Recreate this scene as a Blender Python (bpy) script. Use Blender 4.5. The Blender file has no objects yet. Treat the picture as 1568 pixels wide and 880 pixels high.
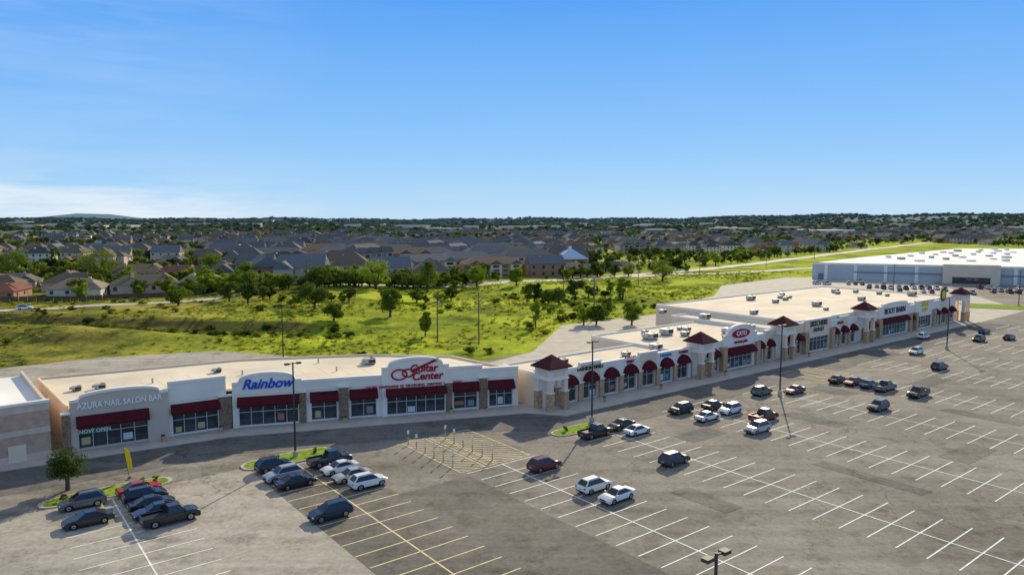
import bpy, math, random, bmesh
import numpy as np
from mathutils import Vector, Matrix, noise
random.seed(7); rng=np.random.default_rng(7)
S=bpy.context.scene
S.view_settings.view_transform='Standard'; S.view_settings.look='None'; S.view_settings.exposure=0
R=math.radians
# ---------------- camera ----------------
cam=bpy.data.cameras.new('camera'); co=bpy.data.objects.new('camera',cam); S.collection.objects.link(co)
cam.lens=25.26; cam.clip_end=30000
co.location=(0,0,32); co.rotation_euler=(R(90-5.45),0,0); S.camera=co
# ---------------- light ----------------
EL=R(26); AZ=R(17)
w=bpy.data.worlds.new('World'); S.world=w; w.use_nodes=True; nt=w.node_tree
def N(nt,t,**k):
    n=nt.nodes.new(t)
    for a,b in k.items(): setattr(n,a,b)
    return n
def ramp(nt,fac,stops,interp='LINEAR'):
    r=N(nt,'ShaderNodeValToRGB'); cr=r.color_ramp; cr.interpolation=interp
    while len(cr.elements)<len(stops): cr.elements.new(.5)
    for e,(p,c) in zip(cr.elements,stops):
        e.position=p; e.color=(*c,1) if len(c)==3 else c
    if fac is not None: nt.links.new(fac,r.inputs[0])
    return r.outputs[0]
def mixc(nt,a,b,f,mode='MIX'):
    m=N(nt,'ShaderNodeMix',data_type='RGBA',blend_type=mode)
    for s,x in ((0,f),(6,a),(7,b)):
        if hasattr(x,'is_output'): nt.links.new(x,m.inputs[s])
        elif s==0: m.inputs[0].default_value=x
        else: m.inputs[s].default_value=(*x,1)
    return m.outputs[2]
def mth(nt,op,a,b=None,c=None,clamp=False):
    m=N(nt,'ShaderNodeMath',operation=op,use_clamp=clamp)
    for i,x in enumerate((a,b,c)):
        if x is None: continue
        if hasattr(x,'is_output'): nt.links.new(x,m.inputs[i])
        else: m.inputs[i].default_value=x
    return m.outputs[0]
bg=nt.nodes['Background']; sky=N(nt,'ShaderNodeTexSky',sky_type='NISHITA',sun_disc=False)
sky.sun_elevation=EL; sky.sun_rotation=AZ; sky.dust_density=0.1; sky.ozone_density=3
tc=N(nt,'ShaderNodeTexCoord'); sp=N(nt,'ShaderNodeSeparateXYZ'); nt.links.new(tc.outputs['Generated'],sp.inputs[0])
g=ramp(nt,sp.outputs[2],[(0,(.48,.71,.93)),(.035,(.39,.66,.95)),(.12,(.25,.54,.96)),(.28,(.095,.36,.92)),(.42,(.13,.30,.68)),(.6,(.26,.33,.46)),(1,(.30,.36,.46))])  # upper stops, out of view, are set paler to add neutral fill light
mp=N(nt,'ShaderNodeMapping'); mp.inputs['Scale'].default_value=(1.6,1.6,14); mp.inputs['Rotation'].default_value=(0,.05,0)
nt.links.new(tc.outputs['Generated'],mp.inputs[0])
nz=N(nt,'ShaderNodeTexNoise'); nz.inputs['Scale'].default_value=2.2; nz.inputs['Detail'].default_value=7; nz.inputs['Roughness'].default_value=.6
nt.links.new(mp.outputs[0],nz.inputs[0])
cl=ramp(nt,nz.outputs[0],[(.36,(0,0,0)),(.62,(1,1,1))])
low=ramp(nt,sp.outputs[2],[(0,(1,1,1)),(.025,(.95,.95,.95)),(.06,(.12,.12,.12)),(.1,(.06,.06,.06)),(.26,(.2,.2,.2)),(.5,(.3,.3,.3))])
lm=mth(nt,'MULTIPLY_ADD',sp.outputs[0],-3.2,-.75,clamp=True)
lm=mth(nt,'ADD',lm,.07,clamp=True)
f=mth(nt,'MULTIPLY',mth(nt,'MULTIPLY',cl,low),lm)
g=mixc(nt,g,(.92,.94,.97),f)
sc=N(nt,'ShaderNodeVectorMath',operation='SCALE'); nt.links.new(g,sc.inputs[0]); sc.inputs['Scale'].default_value=1/.12
fin=mixc(nt,sky.outputs[0],sc.outputs[0],.965)
nt.links.new(fin,bg.inputs[0]); bg.inputs[1].default_value=0.12
l=bpy.data.lights.new('sun','SUN'); l.energy=5; l.angle=R(.5); l.color=(1,.86,.62)
lo=bpy.data.objects.new('sun',l); S.collection.objects.link(lo)
lo.rotation_euler=Vector((math.sin(AZ)*math.cos(EL),math.cos(AZ)*math.cos(EL),math.sin(EL))).to_track_quat('Z','Y').to_euler()
# ---------------- materials ----------------
MC={}
def mat(n,c,rough=.85,var=.12,scale=.6,spec=.25,metal=0,bump=0,coat=0):
    if n in MC: return MC[n]
    m=bpy.data.materials.new(n); m.use_nodes=True; t=m.node_tree; p=t.nodes['Principled BSDF']
    p.inputs['Roughness'].default_value=rough; p.inputs['Specular IOR Level'].default_value=spec; p.inputs['Metallic'].default_value=metal
    p.inputs['Coat Weight'].default_value=coat
    if var:
        ge=N(t,'ShaderNodeNewGeometry'); z=N(t,'ShaderNodeTexNoise'); z.inputs['Scale'].default_value=scale; z.inputs['Detail'].default_value=5
        t.links.new(ge.outputs['Position'],z.inputs[0])
        o=ramp(t,z.outputs[0],[(.3,tuple(x*(1-var) for x in c)),(.7,tuple(min(1,x*(1+var)) for x in c))])
        t.links.new(o,p.inputs[0])
        if bump:
            b=N(t,'ShaderNodeBump'); b.inputs['Strength'].default_value=bump; z2=N(t,'ShaderNodeTexNoise'); z2.inputs['Scale'].default_value=scale*6
            t.links.new(ge.outputs['Position'],z2.inputs[0]); t.links.new(z2.outputs[0],b.inputs['Height']); t.links.new(b.outputs[0],p.inputs['Normal'])
    else: p.inputs[0].default_value=(*c,1)
    MC[n]=m; return m
def asphalt(n,c0,c1,c2,ck=.35):
    m=bpy.data.materials.new(n); m.use_nodes=True; t=m.node_tree; p=t.nodes['Principled BSDF']
    p.inputs['Roughness'].default_value=.95; p.inputs['Specular IOR Level'].default_value=.12
    ge=N(t,'ShaderNodeNewGeometry'); P=ge.outputs['Position']
    def nz(s,d=6,r=.6):
        z=N(t,'ShaderNodeTexNoise'); z.inputs['Scale'].default_value=s; z.inputs['Detail'].default_value=d; z.inputs['Roughness'].default_value=r
        t.links.new(P,z.inputs[0]); return z
    big=ramp(t,nz(.05,8,.65).outputs[0],[(.3,c0),(.5,c1),(.72,c2)])
    fine=ramp(t,nz(1.6,8,.8).outputs[0],[(.25,(.62,.62,.62)),(.75,(1.3,1.3,1.3))])
    c=mixc(t,big,fine,.85,'MULTIPLY')
    st=ramp(t,nz(.25,6,.75).outputs[0],[(.50,(1,1,1)),(.60,(.76,.75,.73)),(.70,(.52,.50,.48))])
    c=mixc(t,c,st,.9,'MULTIPLY')
    sp_=ramp(t,nz(.9,5,.7).outputs[0],[(.64,(1,1,1)),(.72,(.5,.48,.46))]); c=mixc(t,c,sp_,.7,'MULTIPLY')
    mp=N(t,'ShaderNodeMapping'); mp.inputs['Rotation'].default_value=(0,0,-.66); mp.inputs['Scale'].default_value=(.05,.9,1); t.links.new(P,mp.inputs[0])
    z=N(t,'ShaderNodeTexNoise'); z.inputs['Scale'].default_value=.5; z.inputs['Detail'].default_value=5; t.links.new(mp.outputs[0],z.inputs[0])
    c=mixc(t,c,ramp(t,z.outputs[0],[(.35,(.82,.82,.82)),(.65,(1.1,1.1,1.1))]),.8,'MULTIPLY')
    w1=nz(.45,4); ad=N(t,'ShaderNodeVectorMath',operation='MULTIPLY_ADD'); t.links.new(w1.outputs['Color'],ad.inputs[0]); ad.inputs[1].default_value=(5,5,0); t.links.new(P,ad.inputs[2])
    vo=N(t,'ShaderNodeTexVoronoi',feature='DISTANCE_TO_EDGE'); vo.inputs['Scale'].default_value=.14; t.links.new(ad.outputs[0],vo.inputs[0])
    cr=ramp(t,vo.outputs[0],[(0,(.45,.44,.43)),(.007,(.6,.6,.6)),(.014,(1,1,1))])
    msk=ramp(t,nz(.03,3).outputs[0],[(.42,(0,0,0)),(.58,(ck*2,)*3)])
    c=mixc(t,c,mixc(t,(1,1,1),cr,msk),1.0,'MULTIPLY')
    t.links.new(c,p.inputs[0]); return m
A_main=asphalt('asphalt_worn',(.205,.183,.15),(.295,.265,.218),(.385,.345,.285))
A_light=asphalt('asphalt_pale',(.36,.32,.26),(.46,.415,.34),(.55,.495,.41))
A_dark=asphalt('asphalt_sealed',(.145,.131,.11),(.21,.19,.16),(.29,.262,.22))
A_road=asphalt('asphalt_drive',(.14,.132,.12),(.20,.188,.17),(.27,.252,.225))
conc=mat('concrete',(.50,.45,.37),.9,.15,.3); concl=mat('concrete_pale',(.62,.57,.48),.9,.14,.1)
paint=mat('line_paint',(.87,.85,.79),.8,.2,1.5); ypaint=mat('hatch_paint',(.80,.66,.36),.8,.2,1.5)
stucco=mat('stucco_white',(.90,.82,.73),.9,.05,.3); stucco2=mat('stucco_cream',(.82,.67,.50),.9,.06,.3); trim=mat('cornice_trim',(.92,.86,.78),.8,.04,.5); stucco3=mat('stucco_taupe',(.62,.52,.43),.9,.05,.3)
stone=mat('ledge_stone',(.27,.18,.115),.9,.5,3.5,bump=.4); stonet=mat('tan_stone',(.52,.34,.20),.9,.3,2.5,bump=.3)
brick=mat('pink_brick',(.56,.37,.28),.9,.15,1.2); brick2=mat('pale_block',(.68,.54,.44),.9,.1,1)
maroon=mat('maroon_fabric',(.10,.014,.020),.9,.15,1,spec=.1); maroonr=mat('maroon_metal_roof',(.095,.024,.026),.8,.15,1,spec=.1)
glass=mat('store_glass',(.045,.055,.06),.06,.5,.8,spec=.8); frame=mat('window_frame',(.66,.63,.58),.5,0); dframe=mat('dark_frame',(.06,.06,.06),.5,0)
roofm=mat('membrane_roof',(.78,.67,.50),.9,.14,.12); roofw=mat('white_roof',(.88,.86,.80),.85,.07,.05)
hv=mat('hvac_metal',(.45,.45,.43),.6,.1,1,metal=.2); hvd=mat('vent_dark',(.05,.05,.05),.8,0)
steel=mat('lamp_steel',(.06,.055,.05),.6,0); woodp=mat('pole_wood',(.16,.11,.08),.9,.2,3)
red=mat('sign_red',(.42,.008,.02),.6,0); blue=mat('sign_blue',(.01,.09,.55),.5,0); cyan=mat('sign_cyan',(.02,.30,.6),.4,0); white=mat('sign_white',(.92,.92,.92),.4,0); grey=mat('sign_grey',(.05,.045,.045),.5,0); green=mat('sign_green',(.03,.25,.15),.5,0); yel=mat('sign_yellow',(.85,.62,.02),.6,0)
grassm=mat('lawn_grass',(.22,.32,.03),.95,.45,1.5,spec=.05,bump=.5)
# ---------------- mesh builder ----------------
class MB:
    def __init__(s): s.v=[];s.f=[];s.m=[]
    def add(s,vs,fs,m=0):
        b=len(s.v); s.v+= [tuple(p) for p in vs]; s.f+=[tuple(b+i for i in q) for q in fs]; s.m+=[m]*len(fs)
    def prism(s,pts,z0,z1,T=None,m=0):
        n=len(pts); vs=[(x,y,z0) for x,y in pts]+[(x,y,z1) for x,y in pts]
        if T: vs=[T(*p) for p in vs]
        s.add(vs,[tuple(range(n))[::-1],tuple(range(n,2*n))]+[(i,(i+1)%n,n+(i+1)%n,n+i) for i in range(n)],m)
    def box(s,a0,a1,b0,b1,c0,c1,T=None,m=0): s.prism([(a0,b0),(a1,b0),(a1,b1),(a0,b1)],c0,c1,T,m)
    def wall(s,pts,n0,n1,T,m=0):
        s.prism(pts,n0,n1,lambda a,z,n:T(a,n,z),m)
    def cyl(s,p,r0,r1,z0,z1,k=10,m=0,T=None):
        vs=[]
        for z,r in((z0,r0),(z1,r1)):
            vs+=[(p[0]+r*math.cos(6.2832*i/k),p[1]+r*math.sin(6.2832*i/k),z) for i in range(k)]
        if T: vs=[T(*q) for q in vs]
        s.add(vs,[tuple(range(k))[::-1],tuple(range(k,2*k))]+[(i,(i+1)%k,k+(i+1)%k,k+i) for i in range(k)],m)
    def strut(s,p,q,r0,r1,k=6,m=0):
        p=Vector(p);q=Vector(q);Q=(q-p).to_track_quat('Z','Y').to_matrix(); L=(q-p).length
        s.cyl((0,0),r0,r1,0,L,k,m,lambda x,y,z:tuple(p+Q@Vector((x,y,z))))
    def obj(s,name,mats,parent=None,smooth=False,fix=True,bev=0):
        me=bpy.data.meshes.new(name); me.from_pydata(s.v,[],s.f)
        if not isinstance(mats,(list,tuple)): mats=[mats]
        for m in mats: me.materials.append(m)
        me.polygons.foreach_set('material_index',s.m)
        if fix:
            bm=bmesh.new(); bm.from_mesh(me); bmesh.ops.recalc_face_normals(bm,faces=bm.faces); bm.to_mesh(me); bm.free()
        o=bpy.data.objects.new(name,me); S.collection.objects.link(o)
        if smooth: me.shade_smooth()
        if parent: o.parent=parent
        return o
class Bld:
    def __init__(s,name): s.n=name; s.p={}; s.e=bpy.data.objects.new(name,None); S.collection.objects.link(s.e)
    def __call__(s,part,m):
        if part not in s.p: s.p[part]=(MB(),m)
        return s.p[part][0]
    def done(s):
        for k,(b,m) in s.p.items(): b.obj(k,m,s.e)
        return s.e
def Fr(ox,oy,dx,dy,z0=0):
    l=math.hypot(dx,dy); dx/=l;dy/=l
    return lambda a,n,z:(ox+a*dx+n*dy, oy+a*dy-n*dx, z+z0)
def text(s,par,T,a,n,z,size,m,name='lettering',sx=1,shear=0,off=.02):
    c=bpy.data.curves.new(name,'FONT'); c.body=s; c.size=size; c.align_x='CENTER'; c.align_y='CENTER'; c.extrude=.06; c.shear=shear; c.offset=off
    c.materials.append(m)
    o=bpy.data.objects.new(name,c); S.collection.objects.link(o)
    p0=Vector(T(a,n,z)); ax=Vector(T(a+1,n,z))-p0; nn=Vector(T(a,n+1,z))-p0
    M=Matrix((ax*sx,Vector((0,0,1)),nn)).transposed().to_4x4(); M.translation=p0
    o.matrix_world=M; o.parent=par; return o
UV=Fr(7.05,118.6,.788,.616)   # mall frame: u along storefront, v toward lot
# ---------------- terrain ----------------
paved=[(-150,40),(-150,125),(-115,148),(-96,164),(-72,173),(-54,167),(-40,156),(-15,152),(5,172),(15,215),(48,240),(85,300),(101,345),(150,395),(600,420),(700,100),(600,-60),(-150,-60)]
def inpoly(X,Y,poly):
    r=np.zeros(np.shape(X),bool); n=len(poly)
    for i in range(n):
        x0,y0=poly[i];x1,y1=poly[(i+1)%n]
        c=((y0>Y)!=(y1>Y))&(X<(x1-x0)*(Y-y0)/((y1-y0) or 1e-9)+x0); r^=c
    return r
def pdist(X,Y,poly):
    d=np.full(np.shape(X),1e9)
    for i in range(len(poly)):
        x0,y0=poly[i];x1,y1=poly[(i+1)%len(poly)]; dx,dy=x1-x0,y1-y0
        t=np.clip(((X-x0)*dx+(Y-y0)*dy)/(dx*dx+dy*dy),0,1); d=np.minimum(d,np.hypot(X-x0-t*dx,Y-y0-t*dy))
    return d
def ss(a,b,x): t=np.clip((x-a)/(b-a),0,1); return t*t*(3-2*t)
def hz(X,Y):
    X=np.asarray(X,float);Y=np.asarray(Y,float)
    d=np.where(inpoly(X,Y,paved),0,pdist(X,Y,paved)); k=ss(2,25,d)
    n1=np.sin(X*.031+1.3*np.sin(Y*.021))*np.cos(Y*.037+.8*np.sin(X*.017)); n2=np.sin(X*.11+Y*.06+2*np.sin(Y*.05))*np.sin(Y*.13-X*.04)
    left=1-ss(-70,-30,X)
    h=k*(n1*.8+n2*.25)
    q=Y+.12*X+14+3*np.sin(X*.05)
    h=h+left*k*(2.4*ss(178,188,q)-2.4*ss(193,198,q)+2.9*ss(206,212,q))
    r=np.hypot(X,Y)
    far=ss(1400,5200,r)
    az=np.degrees(np.arctan2(X,Y))
    h=h*(1-ss(400,700,r)*.7)+far*(17+8*np.sin(X*.0013+1)*np.cos(Y*.0009)+5*np.sin(az*.33+1)+4*np.sin(az*.9+r*.001)+30*ss(2,30,az))
    md=np.hypot(X+3050,Y-5300); h=h+44*(1-ss(120,200,md))+12*(1-ss(200,700,md))
    return np.where(d<=0,-.06,h-.06*(1-k))
def dens(a,b,c0,c1,step,grow=1.09):
    xs=list(np.arange(c0,c1,step)); s=step;x=c1
    while x<b: xs.append(x); s*=grow; x+=s
    s=step;x=c0-step;pre=[]
    while x>a: pre.append(x); s*=grow; x-=s
    return np.array(pre[::-1]+xs)
xs=dens(-9000,9000,-260,260,3.0); ys=dens(-200,12000,120,480,3.0,1.05)
X,Y=np.meshgrid(xs,ys); Z=hz(X,Y)
nx,ny=len(xs),len(ys)
vv=np.stack([X.ravel(),Y.ravel(),Z.ravel()],1)
i=np.arange((nx-1)*(ny-1)); a=(i//(nx-1))*nx+i%(nx-1); ff=np.stack([a,a+1,a+nx+1,a+nx],1)
me=bpy.data.meshes.new('ground'); me.from_pydata(vv.tolist(),[],ff.tolist()); me.shade_smooth()
gr=bpy.data.objects.new('ground',me); S.collection.objects.link(gr)
m=bpy.data.materials.new('field_ground'); m.use_nodes=True; t=m.node_tree; p=t.nodes['Principled BSDF']; p.inputs['Roughness'].default_value=1; p.inputs['Specular IOR Level'].default_value=.03
ge=N(t,'ShaderNodeNewGeometry'); P=ge.outputs['Position']; sx=N(t,'ShaderNodeSeparateXYZ'); t.links.new(P,sx.inputs[0])
def nzz(s,d=6,r=.6,vec=P):
    z=N(t,'ShaderNodeTexNoise'); z.inputs['Scale'].default_value=s; z.inputs['Detail'].default_value=d; z.inputs['Roughness'].default_value=r; t.links.new(vec,z.inputs[0]); return z.outputs[0]
lush=ramp(t,nzz(.035,8,.7),[(.33,(.15,.19,.03)),(.44,(.33,.40,.03)),(.56,(.54,.62,.04)),(.68,(.52,.48,.08))])
rough=ramp(t,nzz(.06,8,.8),[(.32,(.06,.07,.025)),(.44,(.16,.18,.04)),(.54,(.38,.35,.055)),(.66,(.50,.38,.12))])
lf=mth(t,'MULTIPLY_ADD',sx.outputs[0],-.02,-1.0,clamp=True)
c=mixc(t,lush,rough,lf)
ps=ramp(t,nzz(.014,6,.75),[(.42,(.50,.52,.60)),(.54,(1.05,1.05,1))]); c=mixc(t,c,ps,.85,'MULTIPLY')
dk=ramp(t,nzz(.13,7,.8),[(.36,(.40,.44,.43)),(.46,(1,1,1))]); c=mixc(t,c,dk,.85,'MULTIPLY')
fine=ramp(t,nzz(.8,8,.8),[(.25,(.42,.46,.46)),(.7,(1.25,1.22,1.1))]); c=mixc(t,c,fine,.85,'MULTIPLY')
sn=N(t,'ShaderNodeSeparateXYZ'); t.links.new(ge.outputs['Normal'],sn.inputs[0])
stp=ramp(t,sn.outputs[2],[(.93,(1,1,1)),(.975,(0,0,0))]); c=mixc(t,c,(.11,.08,.04),mth(t,'MULTIPLY',stp,.85))
sub=ramp(t,nzz(.02,8,.7),[(.35,(.07,.09,.03)),(.55,(.16,.18,.06)),(.75,(.32,.29,.19))])
fy=mth(t,'MULTIPLY_ADD',sx.outputs[1],.012,-4.2,clamp=True)
lt=mth(t,'MULTIPLY_ADD',sx.outputs[0],-.01,1.0,clamp=True)
c=mixc(t,c,sub,mth(t,'MULTIPLY',fy,lt))
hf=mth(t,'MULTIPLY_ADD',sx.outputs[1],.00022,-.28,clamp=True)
farc=ramp(t,nzz(.006,8,.75),[(.35,(.07,.095,.055)),(.62,(.17,.19,.11))]); farc=mixc(t,farc,(.15,.25,.32),hf)  # aerial haze painted into the far ground colour, bluer with growing Y
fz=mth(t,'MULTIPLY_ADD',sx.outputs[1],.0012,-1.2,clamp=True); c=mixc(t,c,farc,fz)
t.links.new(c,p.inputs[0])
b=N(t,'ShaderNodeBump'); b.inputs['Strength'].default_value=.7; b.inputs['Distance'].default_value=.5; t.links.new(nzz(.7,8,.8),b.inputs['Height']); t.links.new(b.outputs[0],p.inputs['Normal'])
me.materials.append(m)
# ---------------- pavements ----------------
def sheet(name,pts,z,m,T=None):
    vs=[(T(x,y,z) if T else (x,y,z)) for x,y in pts]; M=MB(); M.add(vs,[tuple(range(len(pts)))]); o=M.obj(name,m,fix=False)
    if o.data.polygons[0].normal.z<0: o.data.flip_normals()
    return o
sheet('parking_lot',[(x,y) for x,y in paved],0,A_main)
sheet('left_lot_pavement',[(-120,-3.2),(-50,-3.2),(-50,100),(-120,100)],.008,A_light,UV)
sheet('bay_pavement',[(-50,2),(-38.9,2),(-38.9,100),(-50,100)],.012,A_dark,UV)
sheet('drive_lane',[(-38.9,17),(-29,17),(-29,100),(-38.9,100)],.008,A_dark,UV)
sheet('service_court',[(-10,152),(5,172),(15,215),(48,240),(85,300),(101,345),(150,392),(220,392),(180,250),(60,150),(2,125)],.006,conc)
sheet('service_road',[(-150,120),(-115,148),(-96,164),(-72,173),(-54,167),(-42,157),(-45,120),(-120,95)],.006,A_light)
sheet('front_drive',[(-90,73),(-68.8,86.4),(-41.4,103.5),(2.3,116.4),(9,114.8),(145.5,221.3),(151.5,214),(12,105.5),(-1,106.5),(-38.5,95.5),(-60,80),(-88,63)],.016,A_road)
for u,v,a,b in[(-12,40,1.5,4),(8,24,4,2),(29,30,1.6,5),(30,52,5,2),(50,22,2,4),(72,30,6,2),(10,48,1.2,7),(52,46,1.4,6)]:
    sheet('asphalt_patch',[(u-a,v-b),(u+a,v-b*.9),(u+a*.95,v+b),(u-a,v+b*.95)],.018,A_road if v<35 else A_dark,UV)
def strip(name,pts,wd,m,dz=.12):
    P=[]
    for (x0,y0),(x1,y1) in zip(pts,pts[1:]):
        n=max(1,int(math.hypot(x1-x0,y1-y0)/4))
        P+=[(x0+(x1-x0)*k/n,y0+(y1-y0)*k/n) for k in range(n)]
    P.append(pts[-1]); P=np.array(P); d=np.gradient(P,axis=0); d/=np.linalg.norm(d,axis=1)[:,None]
    n=np.stack([d[:,1],-d[:,0]],1); vs=[]
    for q,o in zip(P,n):
        for s in(-.5,.5):
            a=q+o*wd*s; vs.append((a[0],a[1],float(hz(*q))+dz+.1))
    M=MB(); M.add(vs,[(2*i,2*i+1,2*i+3,2*i+2) for i in range(len(P)-1)]); o=M.obj(name,m)
    return o
strip('frontage_road',[(-75,318),(-30,338),(36,380),(99,432),(200,545),(360,735),(552,957),(900,1340)],10,concl)
strip('side_street',[(-330,150),(-260,188),(-156.7,229),(-120,255),(-100,290)],6.5,conc)
strip('access_road',[(60,395),(140,420),(200,470),(300,560)],8,concl)
for k,(a,b) in enumerate([((-150,340),(-20,372)),((-250,400),(30,470)),((-100,520),(120,560)),((60,700),(420,860)),((-300,620),(60,700))]):
    strip('neighborhood_street',[a,b],8,conc,.15)
SW=[(-80,79.5),(-68.8,86.4),(-41.4,103.3),(2.3,116.2),(9,114.6),(145.3,221.1),(140,226),(5,121.5),(1,122),(-43.5,109),(-72,92),(-86,84)]
M=MB(); M.prism(SW,-.02,.14); M.obj('sidewalk',mat('sidewalk_concrete',(.58,.51,.44),.9,.12,.5))
M=MB(); Y2=MB()
def line(B,u0,v0,u1,v1,wd=.15,z=.022):
    a=Vector((u1-u0,v1-v0)).normalized(); n=Vector((-a.y,a.x))*wd/2
    B.add([UV(u0+n.x,v0+n.y,z),UV(u1+n.x,v1+n.y,z),UV(u1-n.x,v1-n.y,z),UV(u0-n.x,v0-n.y,z)],[(0,1,2,3)])
bays={-86.8:-2,-65.6:-2.2,-44.4:-.5,-23.2:16,-2:13.2,18.9:12,40:13,61:17.5,82.8:13,104:12.5,125:12,146:12,167:12}
for uc,v0 in bays.items():
    B=Y2 if uc==-44.4 else M
    line(B,uc,v0,uc,v0+105,.17,.026)
    k=0
    while k<36:
        v=v0+.2+k*2.85; line(B,uc-5.5+random.uniform(-.1,.1),v,uc+5.5,v); k+=1
hat=MB()
def hatch(u0,u1,v0,v1,step=1.3):
    for a in((u0,v0,u1,v0),(u0,v1,u1,v1),(u0,v0,u0,v1),(u1,v0,u1,v1)): line(hat,*a,.14,.030)
    k=u0-(v1-v0)
    while k<u1:
        a=max(u0,k); b=min(u1,k+(v1-v0))
        if b-a>.3: line(hat,a,v0+(a-k),b,v0+(b-k),.14,.034)
        k+=step
hatch(-29.3,-25.5,.5,15.5); hatch(-23.2,-18,.5,15.5); hatch(-24.9,-23.6,.5,15.5,.9)
hatch(56,60,7.5,16.5); hatch(62,67,7.5,16.5); hatch(100,108,7,12)
hat.obj('hatched_marking',ypaint,fix=False); M.obj('parking_lines',paint,fix=False); Y2.obj('parking_lines',ypaint,fix=False)
def island(uc,vc,a,b):
    pts=[(uc+a*math.copysign(abs(math.cos(t))**.7,math.cos(t)),vc+b*math.copysign(abs(math.sin(t))**.7,math.sin(t))) for t in np.linspace(0,6.2832,25)[:-1]]
    e=bpy.data.objects.new('traffic_island',None); S.collection.objects.link(e)
    K=MB(); K.prism([UV(x,y,0)[:2] for x,y in pts],0,.14); K.obj('kerb',conc,e)
    G=MB(); G.prism([UV(uc+(x-uc)*.93,vc+(y-vc)*.85,0)[:2] for x,y in pts],.1,.17); G.obj('grass',grassm,e)
island(-65.6,-4.6,7,1.9); island(-44.4,-3.2,6.3,2.2); island(-5,10.8,4.6,1.7)
# ---------------- left retail building ----------------
PC=[mat('poster_%d'%i,c,.5,0) for i,c in enumerate([(.7,.7,.68),(.5,.2,.12),(.1,.35,.4),(.6,.5,.25),(.3,.3,.32)])]
def windows(B,T,a0,a1,z0,z1,n,step=1.6):
    B('glazing',glass).box(a0,a1,n-.05,n,z0,z1,T)
    F=B('window_frames',frame); k=max(1,round((a1-a0)/step)); w_=(a1-a0)/k
    for i in range(k+1):
        a=a0+(a1-a0)*i/k; F.box(a-.045,a+.045,n+.003,n+.09,z0,z1,T)
    for z in(z0,z0+(z1-z0)*.72,z1): F.box(a0+.05,a1-.05,n+.004,n+.08,z-.05,z+.05,T)
    for i in range(k):
        if random.random()<.4:
            j=random.randrange(5); x=a0+w_*(i+.5); hw=w_*random.uniform(.2,.4); zz=z0+random.uniform(.15,.6); B('posters_%d'%j,PC[j]).box(x-hw,x+hw,n+.001,n+.002+.001,zz,min(zz+random.uniform(.6,1.3),z0+(z1-z0)*.68),T)
def bay(B,T,a0,a1,top,w0,w1,wall=stucco,proud=0,arch=0,awn=True,wz=3.2,az=(3.4,4.9),part='wall'):
    W=B(part,wall); n0=proud-.5; n1=proud
    pts=[(a0,wz),(a1,wz),(a1,top)]
    if arch:
        c=(a0+a1)/2; hw=(a1-a0)/2
        pts+=[(c+hw*.82,top)]; pts+=[(c+hw*.8*math.cos(t),top+.35+arch*math.sin(t)) for t in np.linspace(.0,math.pi,15)]; pts+=[(c-hw*.82,top)]
    pts+=[(a0,top)]
    W.wall(pts,n0,n1,T)
    if a0<w0: W.box(a0,w0,n0,n1,.1,wz,T)
    if w1<a1: W.box(w1,a1,n0,n1,.1,wz,T)
    C=B('cornice',trim); tp=pts[2:]
    for p,q in zip(tp,tp[1:]):
        dx,dz=q[0]-p[0],q[1]-p[1]
        if abs(dx)<.01: continue
        C.wall([(p[0],p[1]-.32),(q[0],q[1]-.32),(q[0],q[1]+.06),(p[0],p[1]+.06)],n0-.05,n1+.17,T)
    G=B('score_lines',stucco3)
    G.box(a0+.02,a1-.02,n1,n1+.012,5.2,5.26,T); G.box(a0+.02,a1-.02,n1,n1+.012,wz+.05,wz+.1,T)
    windows(B,T,w0,w1,.35,wz,proud-.42); W.box(w0,w1,n0,proud-.2,.1,.35,T)
    if awn:
        A=B('awnings',maroon); z0,z1=az
        A.prism([(n1+.013,z1),(n1+1.2,z0+.35),(n1+1.2,z0),(n1+.013,z0)],w0-.2,w1+.2,lambda n,z,a:T(a,n,z))
def pil(B,T,a0,a1,h,n=.35,m=stone):
    B('stone_piers' if m is stone else 'tan_piers',m).box(a0,a1,-.3,n,.1,h,T); B('pier_caps',trim).box(a0-.1,a1+.1,-.25,n+.1,h,h+.22,T)
def ac(B,x,y,z,a=0,s=1):
    U=Fr(x,y,math.cos(a),math.sin(a),z); B('hvac_units',hv).box(-1.1*s,1.1*s,-.8*s,.8*s,.2,1.2*s,U); B('hvac_curbs',hvd).box(-.9*s,.9*s,-.65*s,.65*s,0,.2,U)
    B('hvac_fans',hvd).cyl((.5*s,0),.42*s,.42*s,1.2*s,1.2*s+.06,12,0,U); B('hvac_hoods',hv).box(-1.6*s,-1.1*s,-.5*s,.5*s,.5*s,.95*s,U); B('hvac_grilles',hvd).box(-.3*s,1.0*s,.8*s,.8*s+.02,.4*s,1.0*s,U)
B=Bld('retail_building')
T1=Fr(-61,96.4,.848,.530); T2=Fr(-43.3,107.5,.957,.288)
foot=[(-61.2,96.6),(-43.4,107.9),(1.0,121.2),(-11.5,133.5),(-28,134.8),(-49.5,130.3),(-77,114.5)]
B('roof_deck',roofm).prism(foot,5.75,6.1)
W=B('rear_walls',stucco2)
for p,q in zip(foot[2:],foot[3:]+foot[:1]):
    t_=Fr(*p,q[0]-p[0],q[1]-p[1]); L=math.dist(p,q); W.box(.02,L-.02,-.3,.0,0,6.45,t_)
bay(B,T1,0.3,12.6,7.3,1.2,9.8,proud=.5,arch=.7,az=(3.5,5.0),wall=stucco3,part='taupe_wall'); bay(B,T1,12.6,20.6,8.3,13.1,19.4,az=(3.5,4.9))
pil(B,T1,-.7,.3,5.4,.7); pil(B,T1,19.5,21.3,5.2,.4)
bay(B,T2,0.6,10.8,7.2,1.5,10.2,proud=.3,arch=1.0,az=(3.5,4.9)); bay(B,T2,10.8,16.9,6.9,12.2,16.1)
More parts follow.
